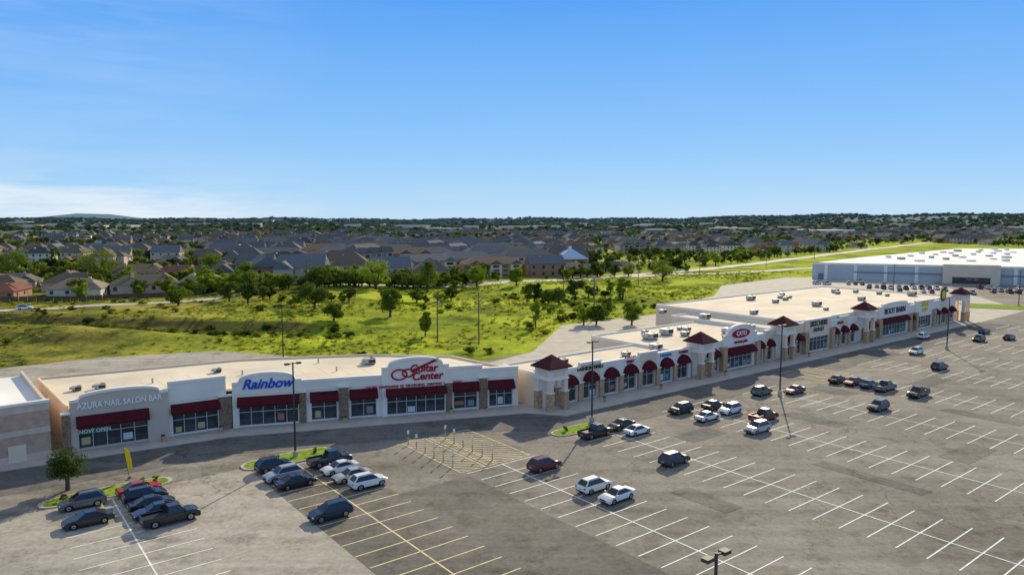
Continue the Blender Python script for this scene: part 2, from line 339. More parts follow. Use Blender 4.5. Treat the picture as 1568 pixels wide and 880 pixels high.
bay(B,T2,16.9,23.2,6.9,18.3,22.3); bay(B,T2,23.2,34.2,8.2,24,33.5,proud=.45,arch=1.1,az=(3.5,4.7)); bay(B,T2,34.2,40,7.6,35.1,39.1); bay(B,T2,40,46.3,7.0,41.2,45.3)
pil(B,T2,16.4,17.9,5.4,.5); pil(B,T2,39.4,40.8,5.4,.4); pil(B,T2,33.6,34.7,5.0,.5); pil(B,T2,10.3,11.4,5,.35)
for x,y,a,s in[(-63,108,.5,.7),(-66,107,.5,.6),(-26,129,.3,.7),(-25.5,127,.3,.9),(-50,120,.5,.6)]: ac(B,x,y,6.1,a,s)
for x,y in [(-57,112),(-45,118),(-18,125),(-6,124),(-35,128),(-40,114),(-30,121)]: B('roof_vents',hv).cyl((x,y),.15,.15,6.1,6.9,8)
SM=B('roof_seams',stucco2)
for k in range(1,9):
    tS=Fr(-61.2+17.8*k/9,96.6+11.3*k/9,-.62,.78); SM.box(1.5,15,-.05,.05,6.1,6.115,tS)
for k in range(1,14):
    tS=Fr(-43.4+44.4*k/14,107.9+13.3*k/14,-.5,.87); SM.box(1,11.5+(k<8)*5,-.05,.05,6.1,6.115,tS)
e=B.done()
text('AZURA NAIL SALON BAR',e,T1,6.45,.62,6.35,1.16,white,off=.03,sx=.80)
text('Rainbow',e,T2,5.7,.4,6.75,2.1,blue,shear=.35,off=.05)
text('Guitar',e,T2,30.0,.55,7.7,1.75,red,shear=.1,off=.04); text('Center',e,T2,30.6,.55,6.4,1.75,red,shear=.1,off=.04)
text('DRUMS  KEYBOARDS  DJ  RECORDING  LIGHTING  LIVE SOUND',e,T2,28.5,.5,5.0,.55,red)
G=MB()
def ring(cx,cz,rx,rz,w_):
    for i in range(20):
        a,b=6.2832*i/20,6.2832*(i+1)/20
        G.wall([(cx+rx*math.cos(a),cz+rz*math.sin(a)),(cx+rx*math.cos(b),cz+rz*math.sin(b)),(cx+(rx-w_)*math.cos(b),cz+(rz-w_)*math.sin(b)),(cx+(rx-w_)*math.cos(a),cz+(rz-w_)*math.sin(a))],.5,.6,T2)
ring(26.0,6.9,1.35,.95,.25); ring(27.4,7.1,1.0,.75,.25); G.wall([(28,7.6),(31.6,9.0),(31.8,8.7),(28.2,7.3)],.5,.61,T2); G.wall([(31.5,9.1),(32.4,9.35),(32.5,8.95),(31.7,8.65)],.5,.62,T2)
G.obj('guitar_emblem',red,e)
G=MB(); G.box(1.3,5.2,.12,.16,2.3,3.0,T1); G.obj('banner',green,e); text('NOW OPEN',e,T1,3.2,.2,2.65,.7,white)
B=Bld('brick_store'); T0=Fr(-86,74.2,23.9,20.4)
L=31.3
B('brick_wall',brick).box(0,L,-.4,0,0,6.6,T0); B('block_band',brick2).box(0,L+.03,-.38,.06,3.6,4.3,T0); B('block_base',brick2).box(0,L+.03,-.38,.08,0,1.0,T0); B('block_top',brick2).box(0,L+.03,-.38,.05,6.6,7.6,T0)
B('cornice',trim).box(0,L+.1,-.45,.2,7.6,7.95,T0); B('door',stucco2).box(26.5,28.5,.085,.14,0,2.4,T0)
B('side_wall',brick2).box(L-.4,L-.003,-26,-.4,0,7.6,T0); B('roof',roofw).box(0,L-.4,-26,-.4,6.6,6.8,T0)
B('standing_seam_roof',mat('pale_metal_roof',(.5,.62,.72),.4,.06,1,metal=.3)).prism([(-18,6.9),(-3,6.9),(-10,9.0)],4,L-5,lambda n,z,a:T0(a,n,z)); B.done()
# ---------------- right retail strip ----------------
B=Bld('retail_strip'); T=UV
def tower(u,h=7.3):
    b0,b1=-2.6,1.3; a0,a1=u-2.0,u+2.0
    for a in(a0,a1-.8):
        for n in(b0,b1-.8):
            B('tower_stone',stonet).box(a-.12,a+.92,n-.12,n+.92,.1,3.2,T); B('tower_columns',stucco2).box(a,a+.8,n,n+.8,3.2,h-1.9,T); B('tower_caps',trim).box(a-.18,a+.98,n-.18,n+.98,3.2,3.4,T)
    B('tower_beam',stucco).box(a0,a1,b0,b1,h-1.9,h-.1,T); B('tower_trim',trim).box(a0-.12,a1+.12,b0-.12,b1+.12,h-2.05,h-1.8,T)
    B('tower_panel',stucco2).box(a0+.7,a1-.7,b1+.0,b1+.06,h-1.4,h-.5,T); B('tower_panel_side',stucco2).box(a0-.06,a0,b0+.7,b1-.7,h-1.4,h-.5,T)
    R_=B('hip_roof',maroonr); o=.55; h0=h-.1
    c=[T(a0-o,b0-o,h0),T(a1+o,b0-o,h0),T(a1+o,b1+o,h0),T(a0-o,b1+o,h0)]; c2=[(x,y,z+.22) for x,y,z in c]; ap=T(u,(b0+b1)/2,h+2.0)
    R_.add(c+c2+[ap],[(3,2,1,0),(0,1,5,4),(1,2,6,5),(2,3,7,6),(3,0,4,7),(4,5,8),(5,6,8),(6,7,8),(7,4,8)])
TW=[0,40,70,108,170]
for i,u in enumerate(TW): tower(u,7.4+(.7 if i>1 else 0)+(.6 if i>2 else 0))
def dome(a0,a1,z0,h,n0):
    A=B('arched_awnings',maroon); c=(a0+a1)/2; hw=(a1-a0)/2; vs=[];K=12
    for j in range(5):
        ph=j/4*math.pi/2
        for i in range(K+1):
            t=math.pi*i/K; vs.append(T(c-hw*math.cos(t),n0+1.3*math.sin(ph)*math.sin(t)**.5,z0+h*math.sin(t)*math.cos(ph)))
    A.add(vs,[(j*(K+1)+i,j*(K+1)+i+1,(j+1)*(K+1)+i+1,(j+1)*(K+1)+i) for j in range(4) for i in range(K)])
n0=-1.3
def seg(a0,a1,top,bw=4.9,dm=True,low=6.5):
    k=max(1,round((a1-a0)/bw)); w=(a1-a0)/k
    for i in range(k):
        p=a0+i*w; q=p+w; tp=top+(0.55 if i%3==1 else 0)
        bay(B,T,p,q,tp,p+.8,q-.8,proud=n0,wz=3.3,awn=not dm and i%2==0,az=(3.5,4.8),wall=stucco2 if i%3==1 else stucco,part='cream_wall' if i%3==1 else 'wall')
        B('tan_piers',stonet).box(p-.55,p+.55,n0-.3,n0+.4,.1,3.4,T); B('pier_caps',trim).box(p-.65,p+.65,n0-.25,n0+.5,3.4,3.6,T)
        if dm: dome(p+.7,q-.7,3.5,1.7,n0+.02)
seg(2.1,37.9,6.3); seg(42.1,48,6.6); bay(B,T,48,60,7.6,49.5,58.5,proud=n0+.5,arch=1.6,wz=3.4,awn=True); seg(60,67.9,6.6)
seg(72.1,80,7.0); bay(B,T,80,92,8.1,81,91,proud=n0+.4,wz=3.6,awn=False,part='cream_wall',wall=stucco2); seg(92,105.9,7.0)
seg(110.1,117,7.5); bay(B,T,117,135,8.4,118.5,133.5,proud=n0+.4,wz=3.6,arch=.6,az=(3.8,5.2)); seg(135,139,7.5); bay(B,T,139,151,8.4,140,150,proud=n0+.4,wz=3.8,awn=False); seg(151,167.9,7.6)
for u in TW[:-1]: B('wall',stucco).box(u-2.1,u+2.1,n0-.6,n0-.4,0,6.3,T)
for a in(48,60,80,92,117,135,139,151): B('tan_piers',stonet).box(a-.7,a+.7,n0,n0+1.1,.1,5.2,T)
def mass(a0,a1,v0,v1,h,rm=roofm,nm='body'):
    B(nm+'_walls',stucco2).box(a0,a1,v0,v1,0,h-.5,T); B(nm+'_roof',rm).box(a0+.3,a1-.3,v0+.3,v1-.3,h-.5,h-.35,T)
    for (p,q,r,s_) in((a0,a1,v0,v0+.3),(a0,a1,v1-.3,v1),(a0,a0+.3,v0+.3,v1-.3),(a1-.3,a1,v0+.3,v1-.3)): B(nm+'_parapet',trim).box(p,q,r,s_,h-.5,h,T)
mass(-1.5,33,-12.5,-1.9,6.0); mass(33.02,70,-25,-1.9,6.2,nm='mid'); mass(70.02,78,-33,-1.9,6.8,nm='mid'); mass(78.02,168,-45,-1.95,8.0,nm='anchor')
for _ in range(34):
    u=random.uniform(3,165); v=random.uniform(-10,-5) if u<33 else random.uniform(-22,-6) if u<70 else random.uniform(-40,-8)
    z=5.65 if u<33 else 5.85 if u<70 else 6.45 if u<78 else 7.65
    x,y,_z=T(u,v,0); ac(B,x,y,z,.66,random.uniform(.6,1.2))
e=B.done()
def sign(s,u,z,size,m,n=n0+.08,**k): text(s,e,T,u,n,z,size,m,**k)
sign("FASHION NAILS",9.7,5.75,.9,grey); sign("JEWELRY",20,6.3,.75,red); sign("MART",20,5.6,.75,red); sign("Hibbett",30,5.75,1.1,cyan,shear=.2); sign("GAMES",35.4,5.7,.9,red)
sign("versona plus",54,5.9,.95,red,n=n0+.6); sign("SKECHERS",86,6.9,1.7,grey,n=n0+.5); sign("OUTLET",86,5.4,1.3,grey,n=n0+.5); sign("BOOT BARN",126,6.9,2.2,grey,n=n0+.5); sign("SHOE",145,7.3,1.9,yel,n=n0+.5); sign("DEPT",145,5.6,1.6,yel,n=n0+.5); sign("SALON",97,6.0,.9,red)
G=MB(); G.wall([(54+3.2*math.cos(t),7.6+.95*math.sin(t)) for t in np.linspace(0,6.28,25)[:-1]],n0+.5,n0+.62,T); G.obj('oval_sign',red,e)
sign("CATO",54,7.6,1.3,white,n=n0+.7)
G=MB(); G.wall([(158+2*math.cos(t),9.2+2.0*math.sin(t)) for t in np.linspace(0,6.28,25)[:-1]],n0+.1,n0+.3,T); G.obj('round_sign',dframe,e)
G=MB(); G.wall([(158+1.3*math.cos(t),9.2+1.3*math.sin(t)) for t in np.linspace(0,6.28,25)[:-1]],n0+.3,n0+.36,T); G.obj('round_sign_face',yel,e)
# far big-box
B=Bld('big_box_store')
fp=[(160,382),(300,322),(620,330),(620,560),(350,566),(215,440)]
B('walls',mat('blue_grey_panel',(.52,.55,.56),.8,.06,.1)).prism(fp,0,8.6); B('roof',roofw).prism([(x*.996+1,y*.996+1) for x,y in fp],8.6,8.75)
Tb=Fr(160,382,140,-60)
B('band',trim).box(0,150,0.02,.2,7.9,9.0,Tb); B('awning',mat('grey_band',(.25,.28,.31),.8,0)).box(20,150,.02,.6,4.2,4.8,Tb)
B('portal',stucco2).box(60,84,.2,3,0,9.6,Tb); B('doors',glass).box(64,80,3.0,3.06,.2,3.4,Tb); B('dock_doors',mat('dock_grey',(.2,.22,.24),.7,0)).box(3,5.5,.02,.12,0,3.4,Tb)
for i in range(10): B('pilasters',trim).box(6+i*14,7.5+i*14,.02,.5,0,7.9,Tb)
for i in range(16):
    for j in range(10):
        x=225+i*24+random.uniform(-3,3); y=395+j*17+random.uniform(-2,2)
        if inpoly(np.array(x),np.array(y),[(190,395),(300,335),(610,340),(610,550),(355,555),(225,440)]):
            s=random.uniform(1.0,1.9)
            (B('rooftop_units',hv) if random.random()<.35 else B('skylights',trim)).box(-1.2*s,1.2*s,-.9*s,.9*s,8.75,9.5+random.random()*.8,lambda a,b,c,x=x,y=y:(x+a,y+b,c))
B.done()
B=Bld('pavilion'); z0=float(hz(38,470)); Tp=Fr(38,470,1,.2,z0)
B('walls',stonet).box(-8,8,-8,8,0,6,Tp); B('roof',mat('pale_blue_roof',(.5,.62,.70),.5,.08,1)).add([Tp(*p) for p in[(-10,-10,6),(10,-10,6),(10,10,6),(-10,10,6),(0,0,13)]],[(0,1,2,3),(0,1,4),(1,2,4),(2,3,4),(3,0,4)]); B('windows',glass).box(-6,6,8.0,8.05,1,4,Tp); B('cupola',trim).box(-.8,.8,-.8,.8,11.8,13.8,Tp); B.done()
# ---------------- lamps & poles ----------------
def lamp(x,y,h=13,heads=2,a=.66,z=0):
    M=MB(); M.cyl((0,0),.38,.38,0,.9,12,1); M.cyl((0,0),.15,.10,.9,h,8,0)
    for k in range(heads):
        t=a+k*2*math.pi/heads; T_=Fr(0,0,math.cos(t),math.sin(t)); M.box(.05,.6,-.05,.05,h-.2,h-.1,T_); M.box(.5,1.1,-.24,.24,h-.27,h-.05,T_)
    o=M.obj('street_lamp',[steel,conc]); o.location=(x,y,z); return o
for x,y,hd in[(-29.2,94.3,2),(12.65,111.3,2),(48.8,128.5,2),(107,174.6,2),(11.7,39.5,2),(-51,158,2),(186,262,2),(230,300,2),(160,300,2)]: lamp(x,y,heads=hd)
def upole(x,y,h=13.5,a=.4):
    z=float(hz(x,y)); M=MB(); M.cyl((0,0),.19,.12,-.3,h,8); T_=Fr(0,0,math.cos(a),math.sin(a)); M.box(-1.3,1.3,-.06,.06,h-.9,h-.75,T_); M.box(-1.0,1.0,-.06,.06,h-2.1,h-1.97,T_)
    for k in(-1.2,-.5,.5,1.2): M.cyl((k*math.cos(a),k*math.sin(a)),.05,.04,h-.75,h-.5,6,1)
    M.cyl((.4,0),.28,.28,h-3.6,h-2.6,10,1); o=M.obj('utility_pole',[woodp,hv]); o.location=(x,y,z)
UP=[(-19.8,189),(-8.6,184),(26,226),(22,305),(-75,262),(60,340),(-140,300),(110,420),(170,480),(240,570),(-200,330)]
for p in UP: upole(*p)
for i in range(12):
    u=-24.25+(.9 if i%2 else -4.6); v=1.5+i*1.15; x,y,_=UV(u,v,0)
    M=MB(); M.cyl((0,0),.09,.09,0,1.0,8,1); M.cyl((0,0),.03,.03,.9,2.1,6,0); M.box(-.15,.15,-.02,.02,1.6,2.1,None,2); o=M.obj('parking_sign',[hv,conc,white]); o.location=(x,y,.02); o.rotation_euler=(0,0,.6)
M=MB(); M.cyl((0,0),.25,.25,0,.08,10,1); M.cyl((0,0),.03,.02,0,4.1,6,1)
M.prism([(.03,1.0),(.5,1.2),(.62,2.4),(.55,3.4),(.3,3.95),(.03,4.1)],-.01,.01,lambda a,z,n:(a,n,z),0); o=M.obj('feather_flag',[yel,hvd]); o.location=(-47.3,86.2,.14); o.rotation_euler=(.12,-.1,.3)
for T_,a in((T1,11.5),(T2,-1),(T2,17.2),(T2,34.2),(UV,10),(UV,25),(UV,45),(UV,77)):
    x,y,_=T_(a,2.0,0); M=MB(); M.cyl((0,0),.28,.30,0,.85,12,0); M.cyl((0,0),.32,.25,.85,1.0,12,1); M.cyl((0,0),.12,.12,1.0,1.03,8,1); o=M.obj('trash_bin',[stonet,hvd]); o.location=(x,y,.14)
# ---------------- fence ----------------
Fc=MB(); fpts=[(-330,140),(-240,200),(-176,246),(-150,262),(-122,281)]
for (x0,y0),(x1,y1) in zip(fpts,fpts[1:]):
    L=math.hypot(x1-x0,y1-y0); n=int(L/2.4)
    for i in range(n):
        xa,ya=x0+(x1-x0)*i/n,y0+(y1-y0)*i/n; z=float(hz(xa,ya)); Tf=Fr(xa,ya,x1-x0,y1-y0,z)
        Fc.box(0,.12,-.05,.07,-.2,2.0,Tf)
        for j in range(8): Fc.box(.13+j*.285,.40+j*.285,-.012,.012,.03-.3,1.85+random.uniform(-.03,.03),Tf)
Fc.obj('wood_fence',mat('fence_wood',(.14,.085,.055),.9,.3,1))
# ---------------- houses ----------------
roofs=[mat('shingle_'+n,c,.95,.15,1.2,spec=.08) for n,c in(('grey',(.15,.148,.145)),('bluegrey',(.18,.185,.195)),('brown',(.19,.145,.105)),('tan',(.30,.24,.18)),('red',(.24,.11,.075)),('dark',(.10,.097,.095)))]
wallsm=[mat('house_wall_'+str(i),c,.9,.1,.8) for i,c in enumerate([(.44,.25,.17),(.66,.53,.40),(.52,.36,.26),(.76,.67,.55),(.46,.39,.33)])]
def house_mesh(k):
    M=MB(); two=k%3!=0; h=5.8 if two else 2.9; a=random.uniform(6.5,8.5)+(0 if two else 2); b=random.uniform(5,6.5); 
    def hip(x0,x1,y0,y1,z,p,r=0.5):
        o=.5; x0-=o;x1+=o;y0-=o;y1+=o; H=(y1-y0)/2*p; d=(y1-y0)/2*r
        if x1-x0>=y1-y0: q=[(x0+d,(y0+y1)/2,z+H),(x1-d,(y0+y1)/2,z+H)]; f=[(0,1,5,4),(1,2,5),(2,3,4,5),(3,0,4),(0,3,2,1)]
        else: H=(x1-x0)/2*p; d=(x1-x0)/2*r; q=[((x0+x1)/2,y0+d,z+H),((x0+x1)/2,y1-d,z+H)]; f=[(0,1,4),(1,2,5,4),(2,3,5),(3,0,4,5),(0,3,2,1)]
        M.add([(x0,y0,z),(x1,y0,z),(x1,y1,z),(x0,y1,z)]+q,f,1)
    M.box(-a,a,-b,b,-1,h,None,0); hip(-a,a,-b,b,h,.66 if two else .5,random.choice([.9,.9,.1]))
    g=random.uniform(3,3.8); gx=random.choice([-1,1])*(a-g); M.box(gx-g,gx+g,-b-3.2,-b+.5,-1,h*.98 if two and k%2 else 2.9,None,0); hip(gx-g,gx+g,-b-3.2,b*.2,h*.98 if two and k%2 else 2.9,.7,random.choice([.1,.9]))
    M.box(gx-g*.7,gx+g*.7,-b-3.26,-b-3.2,0,2.2,None,2)
    for z in([1,3.8] if two else [1]):
        for x in np.linspace(-a+1.5,a-1.5,4):
            for s in(-1,1): M.box(x-.55,x+.55,s*(b+.03)-.02,s*(b+.03)+.02,z,z+1.3,None,3)
        for y in(-b/2,b/2):
            for s in(-1,1): M.box(s*(a+.03)-.02,s*(a+.03)+.02,y-.5,y+.5,z,z+1.3,None,3)
    M.box(a*.3,a*.3+.9,1,1.8,h,h+3.4,None,0)
    o=M.obj('h',[wallsm[k%5],roofs[[4,1,2,3,0,1,2,0,5,2,3,2,0,5][k]],stucco2,glass]); me=o.data; bpy.data.objects.remove(o); return me
HM=[house_mesh(k) for k in range(14)]
def apt_mesh(k):
    M=MB(); W_=15;D_=7;h=8.6
    M.box(-W_,W_,-D_,D_,-1,h,None,0)
    for i in range(-1,2):
        x=i*10.5; M.box(x-3,x+3,-D_-1.8,-D_+.1,-1,h,None,4)
        M.add([(x-3.6,-D_-2.4,h),(x+3.6,-D_-2.4,h),(x+3.6,0,h),(x-3.6,0,h),(x,-D_-2.4,h+2.6),(x,0,h+2.6)],[(0,1,4),(1,2,5,4),(2,3,5),(3,0,4,5)],1)
        for z in(1,3.8,6.4):
            M.box(x-1.6,x+1.6,-D_-1.86,-D_-1.81,z,z+1.5,None,3)
            for s in(-1,1): M.box(x+s*4.6-.6,x+s*4.6+.6,-D_-.05,-D_-.01,z,z+1.4,None,3); M.box(x+s*4.6-.6,x+s*4.6+.6,D_+.01,D_+.05,z,z+1.4,None,3)
    o=.6; M.add([(-W_-o,-D_-o,h),(W_+o,-D_-o,h),(W_+o,D_+o,h),(-W_-o,D_+o,h),(-W_+6,0,h+4),(W_-6,0,h+4)],[(0,1,5,4),(1,2,5),(2,3,4,5),(3,0,4),(0,3,2,1)],1)
    o=M.obj('a',[wallsm[[4,2,1][k]],roofs[[1,2,0][k]],stucco2,glass,wallsm[[1,3,4][k]]]); me=o.data; bpy.data.objects.remove(o); return me
AM=[apt_mesh(0),apt_mesh(1),apt_mesh(2)]
HP=[]
APT=[(-48,395,.35),(-12,402,.35),(-84,408,.3),(-28,428,.3),(-66,436,.3),(8,440,.4),(-104,446,.3),(-95,480,.3),(-55,470,.35),(-15,474,.3),(-130,500,.3),(-85,515,.3),(-40,510,.25),(0,510,.4),(-60,550,.3),(-15,550,.3),(-110,550,.3),(-150,460,.3),(20,580,.3),(70,640,.3),(110,655,.3),(150,670,.2),(-150,590,.3),(60,780,.2),(130,800,.2),(190,820,.2),(0,630,.3),(-55,620,.3)]
for i,(x,y,a) in enumerate(APT):
    s=1.12 if y<600 else 1.0
    o=bpy.data.objects.new('apartment_block',AM[i%3]); S.collection.objects.link(o); o.location=(x,y,float(hz(x,y))); o.rotation_euler=(0,0,a+random.choice([0,0,math.pi,.9])); o.scale=(s,s,s*random.uniform(.78,1.1)); HP+=[(x-9,y-3),(x+9,y+3),(x,y)]
FIELD=[(-400,90),(-240,212),(-175,250),(-122,287),(-85,292),(-60,305),(-30,345),(36,392),(99,450),(552,975),(600,700),(900,600),(900,-100),(-400,-100)]
NA=len(HP); AP=np.array(HP)
def puthouse(x,yy,k,big=1):
    HP.append((x,yy)); o=bpy.data.objects.new('house',HM[k]); S.collection.objects.link(o); o.location=(x,yy,float(hz(x,yy))); o.rotation_euler=(0,0,.27+random.choice([0,math.pi,0,math.pi,math.pi/2])+random.uniform(-.2,.2)); s=random.uniform(.95,1.25)*big; o.scale=(s,s*random.uniform(.9,1.15),s)
for x,y,k in((-190,262,0),(-168,278,3),(-205,282,9),(-150,292,6),(-228,262,3),(-185,300,9),(-132,306,3),(-215,310,12)): puthouse(x,y,k)
for r in range(34):
    y0=330+r*37
    if y0>1750: break
    x=-(y0*.82)
    while x<y0*.85:
        x+=random.uniform(15,22)+ (4 if y0>900 else 0)
        yy=y0+.28*x+8*math.sin(x*.02+r)+random.uniform(-4,4)
        if yy<200 or yy>1750: continue
        if inpoly(np.array(x),np.array(yy),FIELD) or pdist(np.array(x),np.array(yy),FIELD)<14: continue
        if np.min(np.hypot(AP[:,0]-x,AP[:,1]-yy))<18: continue
        if np.min(np.hypot(np.array(HP)[:,0]-x,np.array(HP)[:,1]-yy))<13.5: continue
        nn=noise.noise(Vector((x*.006,yy*.006,3)))
        px=x/yy; core=-.42<px<.10 and yy<800
        if (nn<-.05 and not core) or random.random()<(.15 if core else .45): continue
        k=random.randrange(14)
        if px<-.4 and yy<420: k=random.choice([0,3,6,9,12])
        elif core and random.random()<.6: k=random.choice([1,4,5,7,2,11])
        puthouse(x,yy,k,1.12 if core else 1)
for i in range(46):
    r=random.uniform(1500,4200); a=random.uniform(-.62,.62); x=r*math.sin(a); y=r*math.cos(a)
    if inpoly(np.array(x),np.array(y),FIELD): continue
    B=Bld('warehouse'); z=float(hz(x,y)); Tq=Fr(x,y,1,random.uniform(-.4,.4),z); W_=random.uniform(15,50);D_=random.uniform(12,28);h=random.uniform(7,11)
    B('walls',wallsm[3]).box(-W_,W_,-D_,D_,-4,h,Tq); B('roof',[roofw,stucco2,concl][i%3]).box(-W_-.3,W_+.3,-D_-.3,D_+.3,h,h+.8,Tq); B('doors',glass).box(-W_*.8,W_*.8,D_+.01,D_+.1,1,4,Tq); B.done()
# ---------------- foliage ----------------
def folmat(n,stops,sc=.5,haze_tint=True,trn=.4):
    m=bpy.data.materials.new(n); m.use_nodes=True; t=m.node_tree; t.nodes.remove(t.nodes['Principled BSDF']); out=t.nodes['Material Output']
    oi=N(t,'ShaderNodeObjectInfo'); ge=N(t,'ShaderNodeNewGeometry'); z=N(t,'ShaderNodeTexNoise'); z.inputs['Scale'].default_value=sc; t.links.new(ge.outputs['Position'],z.inputs[0])
    f=mth(t,'MULTIPLY_ADD',z.outputs[0],.7,mth(t,'MULTIPLY_ADD',oi.outputs['Random'],.6,-.15))
    c=ramp(t,f,stops)
    if haze_tint:
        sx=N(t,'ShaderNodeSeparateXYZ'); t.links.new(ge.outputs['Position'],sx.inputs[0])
        h=mth(t,'MULTIPLY_ADD',sx.outputs[1],.00022,-.10,clamp=True); h=mth(t,'MINIMUM',h,.85); c=mixc(t,c,(.15,.24,.30),h)  # distance haze mixed into the leaf colour along Y, no volume
    d=N(t,'ShaderNodeBsdfDiffuse'); tr=N(t,'ShaderNodeBsdfTranslucent'); mx=N(t,'ShaderNodeMixShader'); mx.inputs[0].default_value=trn
    t.links.new(c,d.inputs[0]); t.links.new(c,tr.inputs[0]); t.links.new(d.outputs[0],mx.inputs[1]); t.links.new(tr.outputs[0],mx.inputs[2]); t.links.new(mx.outputs[0],out.inputs[0]); return m
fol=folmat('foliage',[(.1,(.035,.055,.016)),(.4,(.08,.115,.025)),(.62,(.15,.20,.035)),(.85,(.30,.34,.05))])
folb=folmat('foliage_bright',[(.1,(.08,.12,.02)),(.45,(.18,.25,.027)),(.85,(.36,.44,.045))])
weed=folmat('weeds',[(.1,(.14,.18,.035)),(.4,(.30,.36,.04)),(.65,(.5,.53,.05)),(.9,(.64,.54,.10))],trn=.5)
bark=mat('bark',(.10,.075,.055),.95,.3,3)
def tree_mesh(nm,H,W,nl,ls,seed,fm,tr=.3,clumps=14):
    rr=np.random.default_rng(seed); M=MB()
    th=H*tr; M.strut((0,0,-.3),(0,0,th),W*.045+.05,W*.03+.04,7)
    cs=[]
    for i in range(clumps):
        a=rr.uniform(0,6.28); q=rr.uniform(.1,1)**.6; zz=rr.uniform(0,1); rad=W*.5*q*math.sin(.5+zz*2.2)*.8
        c=np.array([rad*math.cos(a),rad*math.sin(a),th+(H-th)*(.12+.76*zz)]); r=W*rr.uniform(.10,.22); cs.append((c,r))
        if i<7: M.strut((0,0,th*rr.uniform(.6,1)),tuple(c),W*.018+.03,.02,5)
    per=nl//clumps
    P=[];NRM=[]
    for c,r in cs:
        d=rr.normal(size=(per,3)); d/=np.linalg.norm(d,axis=1)[:,None]; rad=r*rr.uniform(.35,1.15,per)**.6; p=c+d*rad[:,None]*np.array([1,1,.75]); P.append(p); NRM.append(d+rr.normal(size=(per,3))*.6)
    P=np.concatenate(P);Nn=np.concatenate(NRM); Nn/=np.linalg.norm(Nn,axis=1)[:,None]
    t1=np.cross(Nn,rr.normal(size=P.shape)); t1/=np.linalg.norm(t1,axis=1)[:,None]; t2=np.cross(Nn,t1); s=(ls*rr.uniform(.6,1.3,len(P)))[:,None]
    q=np.stack([P-t1*s,P-t2*s*.6,P+t1*s,P+t2*s*.6],1).reshape(-1,3)
    b=len(M.v); M.v+=q.tolist(); n=len(P); M.f+=[(b+4*i,b+4*i+1,b+4*i+2,b+4*i+3) for i in range(n)]; M.m+=[1]*n
    o=M.obj(nm,[bark,fm],fix=False); me=o.data; bpy.data.objects.remove(o); return me
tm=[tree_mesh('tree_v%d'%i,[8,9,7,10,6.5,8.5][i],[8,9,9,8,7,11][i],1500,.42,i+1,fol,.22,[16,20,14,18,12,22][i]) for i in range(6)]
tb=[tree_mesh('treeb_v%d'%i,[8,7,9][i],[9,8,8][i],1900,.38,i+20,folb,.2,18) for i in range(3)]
wm=[tree_mesh('weed_v%d'%i,.8,1.8,80,.16,i+40,weed,.05,6) for i in range(3)]
def scatter(name,meshes,pos,scl,rot):
    col=bpy.data.collections.new(name+'_sources')
    for i,mm in enumerate(meshes): col.objects.link(bpy.data.objects.new(name+'_src%d'%i,mm))
    n=len(pos); me=bpy.data.meshes.new(name); me.from_pydata(np.asarray(pos).tolist(),[],[])
    a=me.attributes.new('scl','FLOAT_VECTOR','POINT'); a.data.foreach_set('vector',np.asarray(scl,dtype=np.float32).ravel())
    a=me.attributes.new('rot','FLOAT_VECTOR','POINT'); r=np.zeros((n,3),np.float32); r[:,2]=rot; a.data.foreach_set('vector',r.ravel())
    a=me.attributes.new('idx','INT','POINT'); a.data.foreach_set('value',rng.integers(0,len(meshes),n).astype(np.int32))
    o=bpy.data.objects.new(name,me); S.collection.objects.link(o)
    ng=bpy.data.node_groups.new(name,'GeometryNodeTree'); ng.interface.new_socket('Geometry',in_out='INPUT',socket_type='NodeSocketGeometry'); ng.interface.new_socket('Geometry',in_out='OUTPUT',socket_type='NodeSocketGeometry')
    gi=ng.nodes.new('NodeGroupInput'); go=ng.nodes.new('NodeGroupOutput'); ip=ng.nodes.new('GeometryNodeInstanceOnPoints'); ci=ng.nodes.new('GeometryNodeCollectionInfo')
    ci.inputs['Collection'].default_value=col; ci.inputs['Separate Children'].default_value=True; ci.inputs['Reset Children'].default_value=True
    def na(nm,ty):
        q=ng.nodes.new('GeometryNodeInputNamedAttribute'); q.data_type=ty; q.inputs['Name'].default_value=nm; return q.outputs['Attribute']
    L=ng.links; L.new(gi.outputs[0],ip.inputs['Points']); L.new(ci.outputs[0],ip.inputs['Instance']); ip.inputs['Pick Instance'].default_value=True
    L.new(na('idx','INT'),ip.inputs['Instance Index']); L.new(na('rot','FLOAT_VECTOR'),ip.inputs['Rotation']); L.new(na('scl','FLOAT_VECTOR'),ip.inputs['Scale']); L.new(ip.outputs[0],go.inputs[0])
    o.modifiers.new('scatter','NODES').node_group=ng; return o
HPa=np.array(HP)
def cand(n,r0,r1,p=1.0):
    r=(rng.uniform(r0**p,r1**p,n))**(1/p); a=rng.uniform(-.70,.70,n); return r*np.sin(a)*1.0,r*np.cos(a)
x,y=cand(8200,240,1700,1.5); ok=~inpoly(x,y,FIELD); x,y=x[ok],y[ok]
dmin=np.array([np.min(np.hypot(HPa[:,0]-a,HPa[:,1]-b)) for a,b in zip(x,y)]); ok=dmin>9.6
x,y=x[ok],y[ok]; cl_=np.sin(x*.021+2*np.sin(y*.009))+np.sin(y*.017-x*.008)+rng.normal(0,.8,len(x)); ok=cl_>-.9; x,y=x[ok],y[ok]; s=rng.uniform(.4,1.05,len(x))
scatter('neighborhood_trees',tm+tb[:2],np.stack([x,y,hz(x,y)],1),np.stack([s,s,s*rng.uniform(.75,1.05,len(s))],1),rng.uniform(0,6.28,len(s)))
